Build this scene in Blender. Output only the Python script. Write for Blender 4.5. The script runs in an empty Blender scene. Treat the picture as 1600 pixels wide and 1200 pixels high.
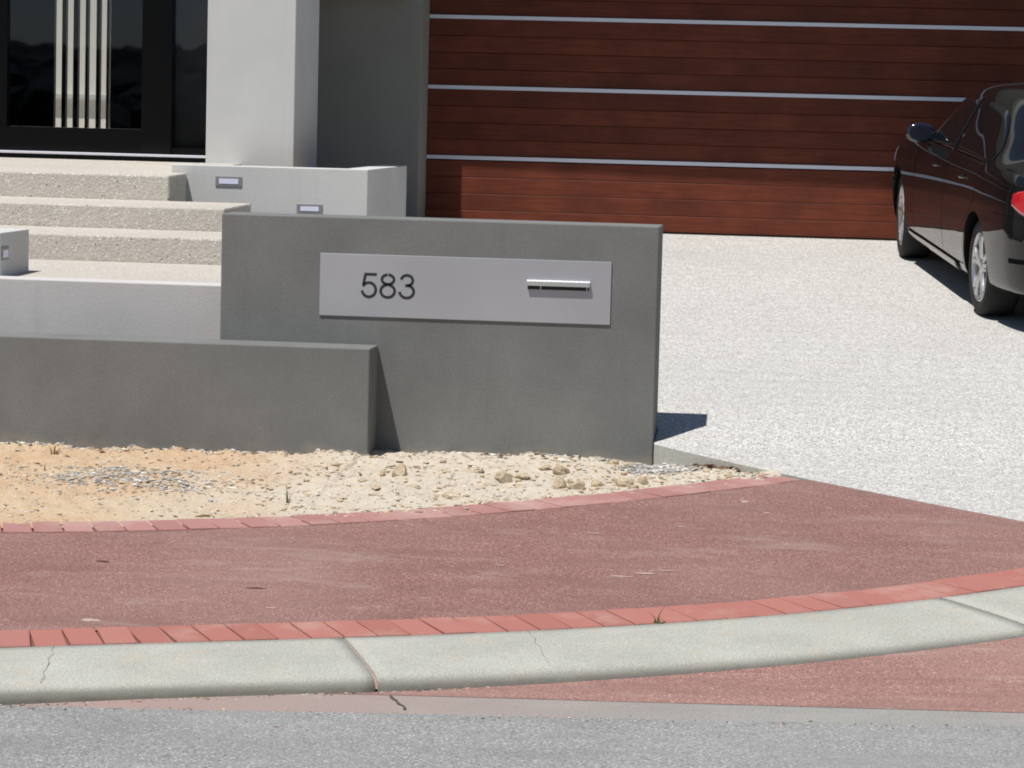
import bpy, bmesh, math, random
import numpy as np
from mathutils import Matrix, Vector
R = math.radians
random.seed(7)
rng = np.random.default_rng(11)
scene = bpy.context.scene
COL = scene.collection

# ------------------------------------------------------------------ camera
# world: X right along the house front, Y towards the house, Z up; origin = front right foot of the letterbox wall
cam_d = bpy.data.cameras.new('camera')
cam = bpy.data.objects.new('camera', cam_d)
COL.objects.link(cam)
right = Vector((0.992645, 0.118382, 0.025330))
up = Vector((-0.036210, 0.090679, 0.995222))
fwd = Vector((-0.115519, 0.988819, -0.094299))
m = Matrix.Identity(4)
for i in range(3):
    m[i][0] = right[i]; m[i][1] = up[i]; m[i][2] = -fwd[i]
m.translation = Vector((0.98187, -14.59969, 1.68))
cam.matrix_world = m
cam_d.sensor_fit = 'HORIZONTAL'
cam_d.sensor_width = 36.0
cam_d.lens = 102.5466
cam_d.clip_start = 0.1
cam_d.clip_end = 2000
scene.camera = cam

# ------------------------------------------------------------------ sky, sun, exposure
SUN = Vector((0.73, 1.0, -3.00)).normalized()          # direction the light travels
elev = math.asin(-SUN.z)
azim = math.atan2(-SUN.x, -SUN.y)                      # towards the sun, from +Y clockwise
world = bpy.data.worlds.new('World'); scene.world = world; world.use_nodes = True
nt = world.node_tree
bg = nt.nodes['Background']
sky = nt.nodes.new('ShaderNodeTexSky'); sky.sky_type = 'NISHITA'; sky.sun_disc = False
sky.sun_elevation = elev; sky.sun_rotation = azim
sky.air_density = 1.0; sky.dust_density = 0.2; sky.ozone_density = 1.0
nt.links.new(sky.outputs[0], bg.inputs[0])
bg.inputs[1].default_value = 0.06
sun_d = bpy.data.lights.new('sun', 'SUN'); sun_d.energy = 4.6; sun_d.angle = R(0.53); sun_d.color = (1.0, 0.968, 0.925)
sun = bpy.data.objects.new('sun', sun_d); COL.objects.link(sun)
sun.rotation_euler = SUN.to_track_quat('-Z', 'Y').to_euler()
sun.location = (-5, -6, 20)
scene.view_settings.view_transform = 'Standard'
scene.view_settings.look = 'None'
scene.view_settings.gamma = 1.0
scene.view_settings.use_curve_mapping = False
scene.view_settings.exposure = 0.0
scene.render.engine = 'CYCLES'
scene.cycles.max_bounces = 10
scene.cycles.filter_width = 1.9
scene.cycles.transparent_max_bounces = 12

# ------------------------------------------------------------------ materials
class NT:
    def __init__(s, name):
        s.m = bpy.data.materials.new(name); s.m.use_nodes = True
        s.t = s.m.node_tree; s.b = s.t.nodes['Principled BSDF']
        s.co = s.t.nodes.new('ShaderNodeTexCoord')
    def n(s, typ, **kw):
        x = s.t.nodes.new(typ)
        for k, v in kw.items():
            if k.startswith('i_'):
                key = k[2:]
                key = int(key) if key.isdigit() else key.replace('_', ' ')
                x.inputs[key].default_value = v
            else: setattr(x, k, v)
        return x
    def l(s, a, b): s.t.links.new(a, b)
    def vec(s, scale=(1, 1, 1), space='Object'):
        mp = s.n('ShaderNodeMapping'); mp.inputs['Scale'].default_value = scale
        s.l(s.co.outputs[space], mp.inputs['Vector']); return mp.outputs[0]
    def noise(s, scale, detail=4, rough=.55, vec=None, dist=0):
        x = s.n('ShaderNodeTexNoise'); x.inputs['Scale'].default_value = scale
        x.inputs['Detail'].default_value = detail; x.inputs['Roughness'].default_value = rough
        x.inputs['Distortion'].default_value = dist
        s.l(vec if vec is not None else s.co.outputs['Object'], x.inputs['Vector']); return x.outputs['Fac']
    def voro(s, scale, out='Distance', vec=None, feature='F1', rand=1.0):
        x = s.n('ShaderNodeTexVoronoi'); x.feature = feature; x.inputs['Scale'].default_value = scale
        x.inputs['Randomness'].default_value = rand
        s.l(vec if vec is not None else s.co.outputs['Object'], x.inputs['Vector']); return x.outputs[out]
    def ramp(s, fac, stops, interp='LINEAR'):
        x = s.n('ShaderNodeValToRGB'); e = x.color_ramp.elements; x.color_ramp.interpolation = interp
        while len(e) < len(stops): e.new(0.5)
        for i, (p, c) in enumerate(stops):
            e[i].position = p; e[i].color = (c, c, c, 1) if not hasattr(c, '__len__') else (*c, 1)
        s.l(fac, x.inputs[0]); return x.outputs[0]
    def mix(s, fac, a, b, mode='MIX'):
        x = s.n('ShaderNodeMix'); x.data_type = 'RGBA'; x.blend_type = mode
        for sock, v in ((x.inputs[0], fac), (x.inputs[6], a), (x.inputs[7], b)):
            if hasattr(v, 'is_linked'): s.l(v, sock)
            elif hasattr(v, '__len__'): sock.default_value = (*v, 1)
            else: sock.default_value = v
        return x.outputs[2]
    def bump(s, h, strength=.3, dist=.01):
        x = s.n('ShaderNodeBump'); x.inputs['Strength'].default_value = strength; x.inputs['Distance'].default_value = dist
        s.l(h, x.inputs['Height']); s.l(x.outputs[0], s.b.inputs['Normal'])
    def math(s, op, a, b=0.0):
        x = s.n('ShaderNodeMath'); x.operation = op
        for i, v in enumerate((a, b)):
            if hasattr(v, 'is_linked'): s.l(v, x.inputs[i])
            else: x.inputs[i].default_value = v
        return x.outputs[0]
    def n_clamp(s, v, a, b):                               # 0 at a, 1 at b, clamped
        x = s.n('ShaderNodeMapRange'); x.inputs['From Min'].default_value = a; x.inputs['From Max'].default_value = b; s.l(v, x.inputs['Value']); return x.outputs[0]
    def base(s, v):
        if hasattr(v, 'is_linked'): s.l(v, s.b.inputs['Base Color'])
        else: s.b.inputs['Base Color'].default_value = (*v, 1)
    def set(s, **kw):
        for k, v in kw.items(): s.b.inputs[k.replace('_', ' ')].default_value = v

def lerp(a, b, t): return a + (b - a) * t
def stucco(name, col, vary=.12, grain=.16, splash=False):
    k = NT(name)
    a = k.noise(2.2, 5); g = k.noise(330, 2, .7); g2 = k.noise(90, 3, .6)
    c = k.mix(k.ramp(a, [(.3, 0), (.72, 1)]), [x * (1 - vary) for x in col], [x * (1 + vary * .6) for x in col])
    c = k.mix(grain, c, k.ramp(g, [(.3, .0), (.7, 1)]), 'OVERLAY')
    # a few vertical weather streaks
    st = k.noise(1.0, 4, .6, k.vec((9, 9, .5)))
    c = k.mix(k.ramp(st, [(.58, 0), (.75, .22)]), c, [x * .72 for x in col])
    k.base(c); k.set(Roughness=.92); k.b.inputs['Specular IOR Level'].default_value = .25
    sp = k.n('ShaderNodeSeparateXYZ'); geo = k.n('ShaderNodeNewGeometry'); k.l(geo.outputs['Position'], sp.inputs[0])
    if splash:                                             # sand splashed up the foot of the wall, in ragged patches
        hgt = k.math('ADD', sp.outputs[2], k.math('MULTIPLY', k.noise(5, 6, .7), -.20))
        c = k.mix(k.math('MULTIPLY', k.n_clamp(hgt, -.13, -.22), .55), c, (.40, .33, .25)); k.base(c)
    k.bump(k.math('ADD', g, k.math('MULTIPLY', g2, 1.3)), .2, .004)
    return k.m
M = {}
M['dark_stucco'] = stucco('dark_stucco', (.200, .203, .196), .15, .2, True)
M['light_stucco'] = stucco('light_stucco', (.61, .605, .585), .07, .10)
M['warm_stucco'] = stucco('warm_stucco', (.62, .59, .57), .07, .12)
M['mid_stucco'] = stucco('mid_stucco', (.30, .29, .265), .08, .1)
M['soffit'] = stucco('soffit', (.6, .6, .58), .03, .05)

def aggregate(name, base, dark, light, sc=120, con=1.0, sparse=.80):
    k = NT(name)
    def chips(scale):
        v = k.voro(scale, 'Color'); sep = k.n('ShaderNodeSeparateColor'); k.l(v, sep.inputs[0]); return sep.outputs
    r1 = chips(sc); r2 = chips(sc * .5)
    c = k.ramp(r1[0], [(.0, [x * (1 - .35 * con) for x in base]), (.25, [x * (1 - .12 * con) for x in base]), (.5, base), (.8, [lerp(x, y, .5 * con) for x, y in zip(base, light)]), (1, [lerp(x, y, .9 * con) for x, y in zip(base, light)])])
    d = k.voro(sc * .5, 'Distance')
    inside = k.ramp(d, [(.30, 1), (.46, 0)])
    c = k.mix(k.math('MULTIPLY', k.ramp(r2[0], [(sparse, 0), (sparse + .02, 1)]), inside), c, k.mix(k.ramp(r2[1], [(0, 0), (1, 1)]), dark, [x * .75 for x in base]))
    c = k.mix(k.math('MULTIPLY', k.ramp(r2[2], [(.78, 0), (.80, .8)]), inside), c, light)
    stn = k.noise(.7, 6, .65); c = k.mix(k.ramp(stn, [(.45, 0), (.75, .3)]), c, [x * .78 for x in base])
    k.base(c); k.set(Roughness=.85); k.b.inputs['Specular IOR Level'].default_value = .3
    k.bump(k.ramp(d, [(0, 1), (.8, 0)]), .45, .004)
    return k.m
M['aggregate'] = aggregate('aggregate', (.50, .485, .455), (.22, .16, .12), (.78, .76, .73), 118, .95, .81)
M['step_aggregate'] = aggregate('step_aggregate', (.53, .485, .425), (.22, .175, .13), (.80, .77, .71), 120, .35, .91)

def asphalt(name, base, lo, hi, sc=150, dust=(.5, .45, .4), dust_amt=.5, streak=(1, 6, 1)):
    k = NT(name)
    v = k.voro(sc, 'Color'); sep = k.n('ShaderNodeSeparateColor'); k.l(v, sep.inputs[0])
    c = k.ramp(sep.outputs[0], [(0, lo), (.3, [x * .85 for x in base]), (.7, base), (.93, [x * 1.25 for x in base]), (1, hi)])
    pn = k.noise(1.6, 6, .62, k.vec(streak))
    c = k.mix(k.ramp(pn, [(.30, .6), (.56, 0)]), c, [x * .66 for x in base])
    pb = k.noise(.8, 4, .6); c = k.mix(k.ramp(pb, [(.4, 0), (.7, .35)]), c, [lerp(x, y, .5) for x, y in zip(base, dust)])
    dn = k.noise(2.3, 7, .66, k.vec([s * .8 for s in streak]), .3)
    c = k.mix(k.ramp(dn, [(.55, 0), (.78, dust_amt)]), c, dust)
    d = k.voro(sc, 'Distance')
    k.base(c); k.set(Roughness=.9); k.b.inputs['Specular IOR Level'].default_value = .25
    k.bump(k.ramp(d, [(0, 1), (.7, 0)]), .4, .004)
    return k.m
M['red_asphalt'] = asphalt('red_asphalt', (.285, .150, .132), (.14, .068, .060), (.52, .39, .32), 190, (.43, .32, .285), .6, (1, 3.2, 1))
M['bay_asphalt'] = asphalt('bay_asphalt', (.345, .188, .165), (.17, .085, .075), (.60, .47, .37), 175, (.50, .40, .33), .6)
M['grey_asphalt'] = asphalt('grey_asphalt', (.305, .305, .298), (.13, .13, .13), (.64, .64, .62), 150, (.40, .385, .36), .45, (1, 2.5, 1))

def concrete(name, col, dirt=(.16, .145, .12), tint=(.45, .36, .27)):
    k = NT(name)
    a = k.noise(3, 6, .6); g = k.noise(160, 3, .65); b = k.noise(7, 6, .7, None, .6)
    c = k.mix(k.ramp(a, [(.3, 0), (.7, 1)]), [x * .88 for x in col], [x * 1.06 for x in col])
    c = k.mix(k.ramp(b, [(.53, 0), (.72, .5)]), c, tint)
    c = k.mix(.3, c, k.ramp(g, [(.3, 0), (.7, 1)]), 'OVERLAY')
    pt_ = k.voro(45, 'Distance'); c = k.mix(k.ramp(pt_, [(.05, .55), (.12, 0)]), c, [x * .5 for x in col])
    at = k.n('ShaderNodeAttribute'); at.attribute_name = 'dirt'
    dn = k.noise(14, 6, .7, k.vec((.5, 1, 1)))
    df = k.math('MULTIPLY', at.outputs['Fac'], k.ramp(dn, [(.25, .8), (.6, 1)]))
    c = k.mix(df, c, dirt)
    k.base(c); k.set(Roughness=.88); k.b.inputs['Specular IOR Level'].default_value = .3
    k.bump(g, .3, .004)
    return k.m
M['kerb'] = concrete('kerb', (.43, .43, .385), (.15, .145, .12), (.50, .41, .29))
M['strip'] = concrete('strip', (.315, .305, .285), (.36, .255, .225), (.36, .29, .26))

k = NT('brick')
oi = k.n('ShaderNodeObjectInfo')
c = k.ramp(oi.outputs['Random'], [(0, (.365, .138, .110)), (.35, (.40, .155, .125)), (.7, (.42, .170, .138)), (1, (.385, .158, .132))])
wn = k.noise(9, 6, .68, k.co.outputs['Generated']); wc = k.n('ShaderNodeNewGeometry')
pn = k.noise(3.1, 6, .68, wc.outputs['Position'])
c = k.mix(k.ramp(pn, [(.52, 0), (.74, .55)]), c, (.50, .34, .29))
gn = k.noise(300, 2, .6); c = k.mix(.22, c, k.ramp(gn, [(.3, 0), (.7, 1)]), 'OVERLAY')
k.base(c); k.set(Roughness=.85); k.bump(gn, .3, .003)
M['brick'] = k.m
k = NT('dusty_brick')
oi = k.n('ShaderNodeObjectInfo'); wc = k.n('ShaderNodeNewGeometry')
c = k.ramp(oi.outputs['Random'], [(0, (.36, .170, .150)), (.5, (.40, .195, .175)), (1, (.43, .22, .20))])
pn = k.noise(2.4, 6, .7, wc.outputs['Position'])
c = k.mix(k.ramp(pn, [(.46, 0), (.72, .6)]), c, (.56, .43, .38))
gn = k.noise(300, 2, .6); c = k.mix(.22, c, k.ramp(gn, [(.3, 0), (.7, 1)]), 'OVERLAY')
k.base(c); k.set(Roughness=.9); k.bump(gn, .3, .003)
M['dusty_brick'] = k.m

k = NT('sand')
at = k.n('ShaderNodeAttribute'); at.attribute_name = 'pale'
a = k.noise(1.3, 6, .62); g = k.noise(140, 4, .7); g2 = k.noise(16, 7, .72)
c = k.mix(k.ramp(a, [(.35, 0), (.65, 1)]), (.60, .40, .245), (.64, .49, .33))
c = k.mix(k.math('MULTIPLY', at.outputs['Fac'], .85), c, (.65, .59, .49))
c = k.mix(k.ramp(g2, [(.52, 0), (.72, .6)]), c, (.62, .56, .47))
c = k.mix(k.ramp(g2, [(.28, .4), (.45, 0)]), c, (.33, .23, .14))
c = k.mix(.35, c, k.ramp(g, [(.3, 0), (.7, 1)]), 'OVERLAY')
k.base(c); k.set(Roughness=.97); k.b.inputs['Specular IOR Level'].default_value = .1
k.bump(k.math('ADD', g2, k.math('MULTIPLY', g, .5)), .7, .02)
M['sand'] = k.m

k = NT('stone_bits')
at = k.n('ShaderNodeAttribute'); at.attribute_name = 'Col'
gn = k.noise(120, 4, .6)
c = k.mix(.3, at.outputs['Color'], k.ramp(gn, [(.3, 0), (.7, 1)]), 'OVERLAY')
k.base(c); k.set(Roughness=.9); k.bump(gn, .4, .004)
M['stone_bits'] = k.m
k = NT('limestone')
a = k.noise(14, 6, .65); gn = k.noise(90, 4, .7)
c = k.mix(k.ramp(a, [(.35, 0), (.65, 1)]), (.44, .33, .20), (.62, .53, .40))
c = k.mix(.3, c, k.ramp(gn, [(.3, 0), (.7, 1)]), 'OVERLAY')
k.base(c); k.set(Roughness=.95); k.bump(k.math('ADD', a, gn), .6, .01)
M['limestone'] = k.m

def timber(name):
    k = NT(name)
    oi = k.n('ShaderNodeObjectInfo')
    off = k.n('ShaderNodeCombineXYZ'); k.l(k.math('MULTIPLY', oi.outputs['Random'], 37.0), off.inputs[0]); k.l(k.math('MULTIPLY', oi.outputs['Random'], 11.0), off.inputs[2])
    ad = k.n('ShaderNodeVectorMath'); ad.operation = 'ADD'; k.l(k.co.outputs['Object'], ad.inputs[0]); k.l(off.outputs[0], ad.inputs[1])
    mp = k.n('ShaderNodeMapping'); mp.inputs['Scale'].default_value = (1.1, 1, 26); k.l(ad.outputs[0], mp.inputs[0])
    g = k.noise(2.4, 8, .68, mp.outputs[0], .35)
    mp2 = k.n('ShaderNodeMapping'); mp2.inputs['Scale'].default_value = (1.6, 1, 1.5); k.l(ad.outputs[0], mp2.inputs[0])
    b = k.noise(1.4, 4, .6, mp2.outputs[0])
    c = k.ramp(g, [(.22, (.090, .021, .0115)), (.5, (.165, .041, .021)), (.78, (.235, .063, .032))])
    c = k.mix(k.ramp(b, [(.3, .75), (.62, 0)]), c, (.085, .022, .012))
    tn = k.ramp(oi.outputs['Random'], [(0, .84), (1, 1.08)])
    c = k.mix(1.0, c, tn, 'MULTIPLY')
    k.base(c); k.set(Roughness=.5); k.b.inputs['Specular IOR Level'].default_value = .22
    k.bump(g, .08, .002)
    return k.m
M['timber'] = timber('timber')

def plain(name, col, rough=.5, metal=0.0, spec=.5, **kw):
    k = NT(name); k.base(col); k.set(Roughness=rough, Metallic=metal); k.b.inputs['Specular IOR Level'].default_value = spec
    k.set(**kw); return k.m
M['aluminium'] = plain('aluminium', (.80, .80, .88), .42, .6)
k = NT('brushed_plate')
g = k.noise(3, 4, .6, k.vec((2, 2, 260))); a = k.noise(1.7, 4)
k.base(k.mix(k.ramp(a, [(.3, 0), (.7, 1)]), (.42, .425, .45), (.47, .475, .495)))
k.set(Metallic=.35, Roughness=.5); k.l(k.ramp(g, [(.3, .42), (.7, .6)]), k.b.inputs['Roughness']); k.bump(g, .05, .001)
M['brushed_plate'] = k.m
M['chrome'] = plain('chrome', (.86, .86, .90), .2, .8)
M['number_black'] = plain('number_black', (.022, .021, .024), .6)
M['slot_black'] = plain('slot_black', (.010, .009, .009), .7)
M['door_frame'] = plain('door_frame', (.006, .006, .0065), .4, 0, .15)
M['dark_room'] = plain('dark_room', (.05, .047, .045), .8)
M['cream_wall'] = stucco('cream_wall', (.84, .80, .72), .05, .05)
M['light_frame'] = plain('light_frame', (.30, .29, .29), .5, .3)
M['light_lens'] = plain('light_lens', (.80, .80, .98), .35)
M['weed_green'] = plain('weed_green', (.10, .13, .04), .7)
M['weed_dry'] = plain('weed_dry', (.26, .17, .08), .8)
M['leaf_litter'] = plain('leaf_litter', (.17, .085, .05), .9)
M['crack'] = plain('crack', (.09, .075, .06), .95)
M['joint_fill'] = plain('joint_fill', (.40, .29, .23), .95)
M['soil'] = stucco('soil', (.36, .25, .15), .2, .3)
M['dry_grass'] = stucco('dry_grass', (.16, .15, .07), .3, .3)
k = NT('woodland'); a = k.noise(.6, 5); k.base(k.mix(k.ramp(a, [(.35, 0), (.65, 1)]), (.007, .009, .005), (.010, .013, .006))); k.set(Roughness=.9)
M['woodland'] = k.m
# window glass: clear pane with a Fresnel reflection
k = NT('window_glass')
tr = k.n('ShaderNodeBsdfTransparent'); tr.inputs[0].default_value = (.90, .91, .91, 1)
gl = k.n('ShaderNodeBsdfGlossy'); gl.inputs['Roughness'].default_value = .015; gl.inputs['Color'].default_value = (.62, .72, 1.0, 1)  # blue put into the reflection colour so the mirrored sky looks bluer
fr = k.n('ShaderNodeFresnel'); fr.inputs[0].default_value = 1.5
mx = k.n('ShaderNodeMixShader'); k.l(fr.outputs[0], mx.inputs[0]); k.l(tr.outputs[0], mx.inputs[1]); k.l(gl.outputs[0], mx.inputs[2])
out = k.t.nodes['Material Output']; k.l(mx.outputs[0], out.inputs[0])
M['window_glass'] = k.m
# car
k = NT('car_paint'); k.base((.004, .004, .0045)); k.set(Roughness=.5, Metallic=0.0, Coat_Weight=1.0, Coat_Roughness=.02); k.b.inputs['Specular IOR Level'].default_value = .05
gn = k.noise(40, 3); k.bump(gn, .012, .003)
M['car_paint'] = k.m
M['car_glass'] = plain('car_glass', (.006, .007, .008), .03, 0, .7)
M['gloss_black'] = plain('gloss_black', (.01, .01, .011), .22)
M['rubber'] = plain('rubber', (.021, .021, .021), .75, 0, .3)
M['seam'] = plain('seam', (.002, .002, .002), .9, 0, .1)
M['alloy'] = plain('alloy', (.56, .56, .56), .3, .85)
M['tail_red'] = plain('tail_red', (.55, .012, .018), .12, 0, .6, Coat_Weight=1.0)
M['lamp_clear'] = plain('lamp_clear', (.55, .57, .6), .08, .3, .6)
M['mirror_glass'] = plain('mirror_glass', (.012, .014, .03), .04, 0, .6)  # dark blue colour stands in for the dark scene it would reflect
M['mirror_blue'] = plain('mirror_blue', (.008, .010, .022), .1, 0, .6, Coat_Weight=1.0)

# ------------------------------------------------------------------ mesh helpers
def mesh_obj(name, verts, faces, mat, parent=None, smooth=False, bevel=0, loc=None):
    me = bpy.data.meshes.new(name); me.from_pydata([tuple(v) for v in verts], [], faces); me.update()
    bm = bmesh.new(); bm.from_mesh(me); bmesh.ops.recalc_face_normals(bm, faces=bm.faces); bm.to_mesh(me); bm.free()
    me.materials.append(M[mat])
    if smooth:
        me.polygons.foreach_set('use_smooth', [True] * len(me.polygons))
    o = bpy.data.objects.new(name, me); COL.objects.link(o)
    if parent: o.parent = parent
    if loc: o.location = loc
    if bevel:
        b = o.modifiers.new('bevel', 'BEVEL'); b.width = bevel; b.segments = 2; b.limit_method = 'ANGLE'; b.angle_limit = R(50)
    return o
def sheet(name, verts, faces, mat, parent=None, smooth=False):        # open surface facing up
    me = bpy.data.meshes.new(name); me.from_pydata([tuple(map(float, v)) for v in verts], [], faces); me.update()
    me.materials.append(M[mat])
    if smooth: me.polygons.foreach_set('use_smooth', [True] * len(me.polygons))
    o = bpy.data.objects.new(name, me); COL.objects.link(o)
    if parent: o.parent = parent
    return o
BOXF = [(0, 3, 2, 1), (4, 5, 6, 7), (0, 1, 5, 4), (1, 2, 6, 5), (2, 3, 7, 6), (3, 0, 4, 7)]
def boxv(x0, x1, y0, y1, z0, z1):
    return [(x0, y0, z0), (x1, y0, z0), (x1, y1, z0), (x0, y1, z0), (x0, y0, z1), (x1, y0, z1), (x1, y1, z1), (x0, y1, z1)]
def box(name, x0, x1, y0, y1, z0, z1, mat, parent=None, bevel=0):
    return mesh_obj(name, boxv(x0, x1, y0, y1, z0, z1), BOXF, mat, parent, bevel=bevel)
def boxes(name, bl, mat, parent=None, bevel=0):
    v, f = [], []
    for b in bl:
        n = len(v); v += boxv(*b); f += [tuple(i + n for i in q) for q in BOXF]
    return mesh_obj(name, v, f, mat, parent, bevel=bevel)
def tag(o, label, cat, group=None):
    o['label'] = label; o['category'] = cat
    if group: o['group'] = group
    return o
def thing(name, label, cat, loc=(0, 0, 0), group=None):
    o = bpy.data.objects.new(name, None); COL.objects.link(o); o.location = loc; o.empty_display_size = .2
    return tag(o, label, cat, group)
def struct(o): o['kind'] = 'structure'; return o
def stuff(o, label=None, cat=None):
    o['kind'] = 'stuff'
    if label: o['label'] = label
    if cat: o['category'] = cat
    return o
def lerp(a, b, t): return a + (b - a) * t
def pchip(xs, ys):
    xs = np.array(xs, float); ys = np.array(ys, float); h = np.diff(xs); d = np.diff(ys) / h
    mm = np.zeros(len(xs)); mm[0] = d[0]; mm[-1] = d[-1]
    for i in range(1, len(xs) - 1):
        if d[i - 1] * d[i] > 0:
            w1, w2 = 2 * h[i] + h[i - 1], h[i] + 2 * h[i - 1]; mm[i] = (w1 + w2) / (w1 / d[i - 1] + w2 / d[i])
    def f(x):
        x = float(x)
        if x <= xs[0]: return ys[0] + mm[0] * (x - xs[0])
        if x >= xs[-1]: return ys[-1] + mm[-1] * (x - xs[-1])
        i = int(np.searchsorted(xs, x) - 1); t = (x - xs[i]) / h[i]
        return ((1 + 2 * t) * (1 - t) ** 2 * ys[i] + t * (1 - t) ** 2 * h[i] * mm[i] + t * t * (3 - 2 * t) * ys[i + 1] + t * t * (t - 1) * h[i] * mm[i + 1])
    return f
def grid_faces(nr, nc, flip=False):
    f = []
    for i in range(nr - 1):
        for j in range(nc - 1):
            q = (i * nc + j, i * nc + j + 1, (i + 1) * nc + j + 1, (i + 1) * nc + j)
            f.append(q[::-1] if flip else q)
    return f
# smooth value noise for terrain bumps
_tab = rng.random((64, 64))
def vnoise(x, y):
    xi, yi = math.floor(x), math.floor(y); fx, fy = x - xi, y - yi
    fx = fx * fx * (3 - 2 * fx); fy = fy * fy * (3 - 2 * fy)
    a, b = _tab[xi % 64, yi % 64], _tab[(xi + 1) % 64, yi % 64]; c, d = _tab[xi % 64, (yi + 1) % 64], _tab[(xi + 1) % 64, (yi + 1) % 64]
    return (a + (b - a) * fx) * (1 - fy) + (c + (d - c) * fx) * fy - .5
def fbm(x, y, o=4):
    s, a = 0, 1
    for i in range(o): s += a * vnoise(x * 2 ** i + 7.3 * i, y * 2 ** i + 3.1 * i); a *= .5
    return s

# ------------------------------------------------------------------ the lie of the land
SL = .087                                    # cross fall from the house to the street
def ext(poly, x0, x1):                       # polynomial inside the span seen, straight beyond it
    d = np.polyder(poly)
    def f(x):
        if x < x0: return np.polyval(poly, x0) + np.polyval(d, x0) * (x - x0)
        if x > x1: return np.polyval(poly, x1) + np.polyval(d, x1) * (x - x1)
        return np.polyval(poly, x)
    return f
farF = ext([.0031, .109, .6977, -1.2687], -2.9, .9)       # front edge of the rear brick row
nearF = ext([.0173, .073, .388, -3.5372], -2.4, 1.9)      # kerb side edge of the front brick row
def frame(fn, x):                                          # point and unit normal (towards the house)
    s = (fn(x + .01) - fn(x - .01)) / .02; L = math.hypot(1, s)
    return Vector((x, fn(x))), Vector((-s / L, 1 / L)), Vector((1 / L, s / L))
def arc(fn, x0, x1, step):                                 # parameters at equal arc length
    xs = [x0]; 
    while xs[-1] < x1:
        s = (fn(xs[-1] + .01) - fn(xs[-1] - .01)) / .02; xs.append(xs[-1] + step / math.hypot(1, s))
    return xs
drive_z = pchip([-3.5, -1.4, -.65, 0, .30, .62, 1.2, 2.2, 4.68, 7.4, 8.35, 9], [-.304, -.1218, -.0565, .014, .068, .112, .160, .222, .407, .644, .7254, .78])
def drive_edge(x):                                         # front edge of the driveway slab
    if x < .79: return -.02 - (x - .004) * (.63 / .786)
    return -.65 - (x - .79) * .7323
def road_z(x): return -.412 + .0275 * max(-5, min(4, x))

# ground: one sheet out to the horizon, below every paved layer
gx = [-500, -60, -12, -6, 0, 4, 8, 14, 60, 500]
gy = [-500, -160, -60, -16, -4.9, -4.6, -3.5, -1, 0, 3, 8.4, 14, 60, 500]
def gz(x, y):
    if y < -4.8: return -.80
    if y <= 8.4: return SL * y - .16 - (.25 if abs(x) > 20 else 0)
    return .55
struct(sheet('ground', [(x, y, gz(x, y)) for y in gy for x in gx], grid_faces(len(gy), len(gx)), 'dry_grass'))

# road
rx = np.linspace(-30, 30, 61); ry = [-15.5, -12, -9, -7, -6, -5.2, -4.55]
struct(sheet('road', [(x, y, road_z(x) - .002) for y in ry for x in rx], grid_faces(len(ry), len(rx)), 'grey_asphalt'))
# flush concrete strip along the road edge
sx = np.linspace(-12, 12, 97)
v = []
sx = np.linspace(-12, 12, 481)
sdirt = []
for t in (0, .5, 1):
    for x in sx:
        yf = -4.731 + .0074 * x + .012 * fbm(x * 4, 3.3, 4); yb = -4.429 - .0313 * max(x, -.6)
        v.append((x, lerp(yf, yb, t), road_z(x) + (-.0025 if t == 0 else .0015))); sdirt.append(max(0, min(1, .85 - (x + 1.2) * .45)))
es = struct(sheet('edge_strip', v, grid_faces(3, len(sx)), 'strip'))
es.data.attributes.new('dirt', 'FLOAT', 'POINT').data.foreach_set('value', sdirt)

# kerb: sections between open joints
def kerb_drop(x): return .076 if x < -1.9 else lerp(.076, .022, min(1, (x + 1.9) / 3.4))
KP = [(0, 0), (.06, .003), (.25, .005), (.42, .002), (.49, -.002), (.520, -.009), (.538, -.024), (.548, None), (.553, None)]
def kerb_pt(x, i):
    w, dz = KP[i]
    P, N, T = frame(nearF, x); q = P - N * w + T * (w * .11); d = kerb_drop(x)
    zb = SL * (P - N * .53).y
    z = SL * q.y + dz * min(1, d / .05) if dz is not None else zb - d * (.62 if i == 7 else 1.0)
    return (q.x, q.y, z)
kerb_root = struct(bpy.data.objects.new('kerb', None)); COL.objects.link(kerb_root)
cuts = [-9.6, -7.2, -4.6, -2.75, -.895, 1.372, 3.3, 5.2]
JW = .0045
for a, b in zip(cuts[:-1], cuts[1:]):
    n = max(12, int((b - a) / .05)); xs = np.linspace(a + JW, b - JW, n)
    v, dirt = [], []
    for x in xs:
        for i in range(len(KP)):
            p = kerb_pt(x, i)
            jn = .003 * fbm(p[0] * 6, p[1] * 6 + 9) if 3 < i < 8 else 0
            v.append((p[0], p[1], p[2] + jn)); dirt.append([0, 0, 0, .0, .02, .16, .75, 1, 1][i] * (.45 + .55 * kerb_drop(x) / .076))
        p0 = kerb_pt(x, 0); pl = kerb_pt(x, len(KP) - 1)
        v.append((pl[0], pl[1], pl[2] - .12)); v.append((p0[0], p0[1], p0[2] - .2)); dirt += [1, .3]
    nc = len(KP) + 2
    f = grid_faces(n, nc)
    f += [(i * nc + nc - 1, i * nc, (i + 1) * nc, (i + 1) * nc + nc - 1) for i in range(n - 1)]
    f += [tuple(range(nc)), tuple(range((n - 1) * nc + nc - 1, (n - 1) * nc - 1, -1))]
    o = mesh_obj('kerb_section', v, f, 'kerb', kerb_root)
    o.data.attributes.new('dirt', 'FLOAT', 'POINT').data.foreach_set('value', dirt)
    sm = [len(p.vertices) == 4 for p in o.data.polygons]; o.data.polygons.foreach_set('use_smooth', sm)
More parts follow.
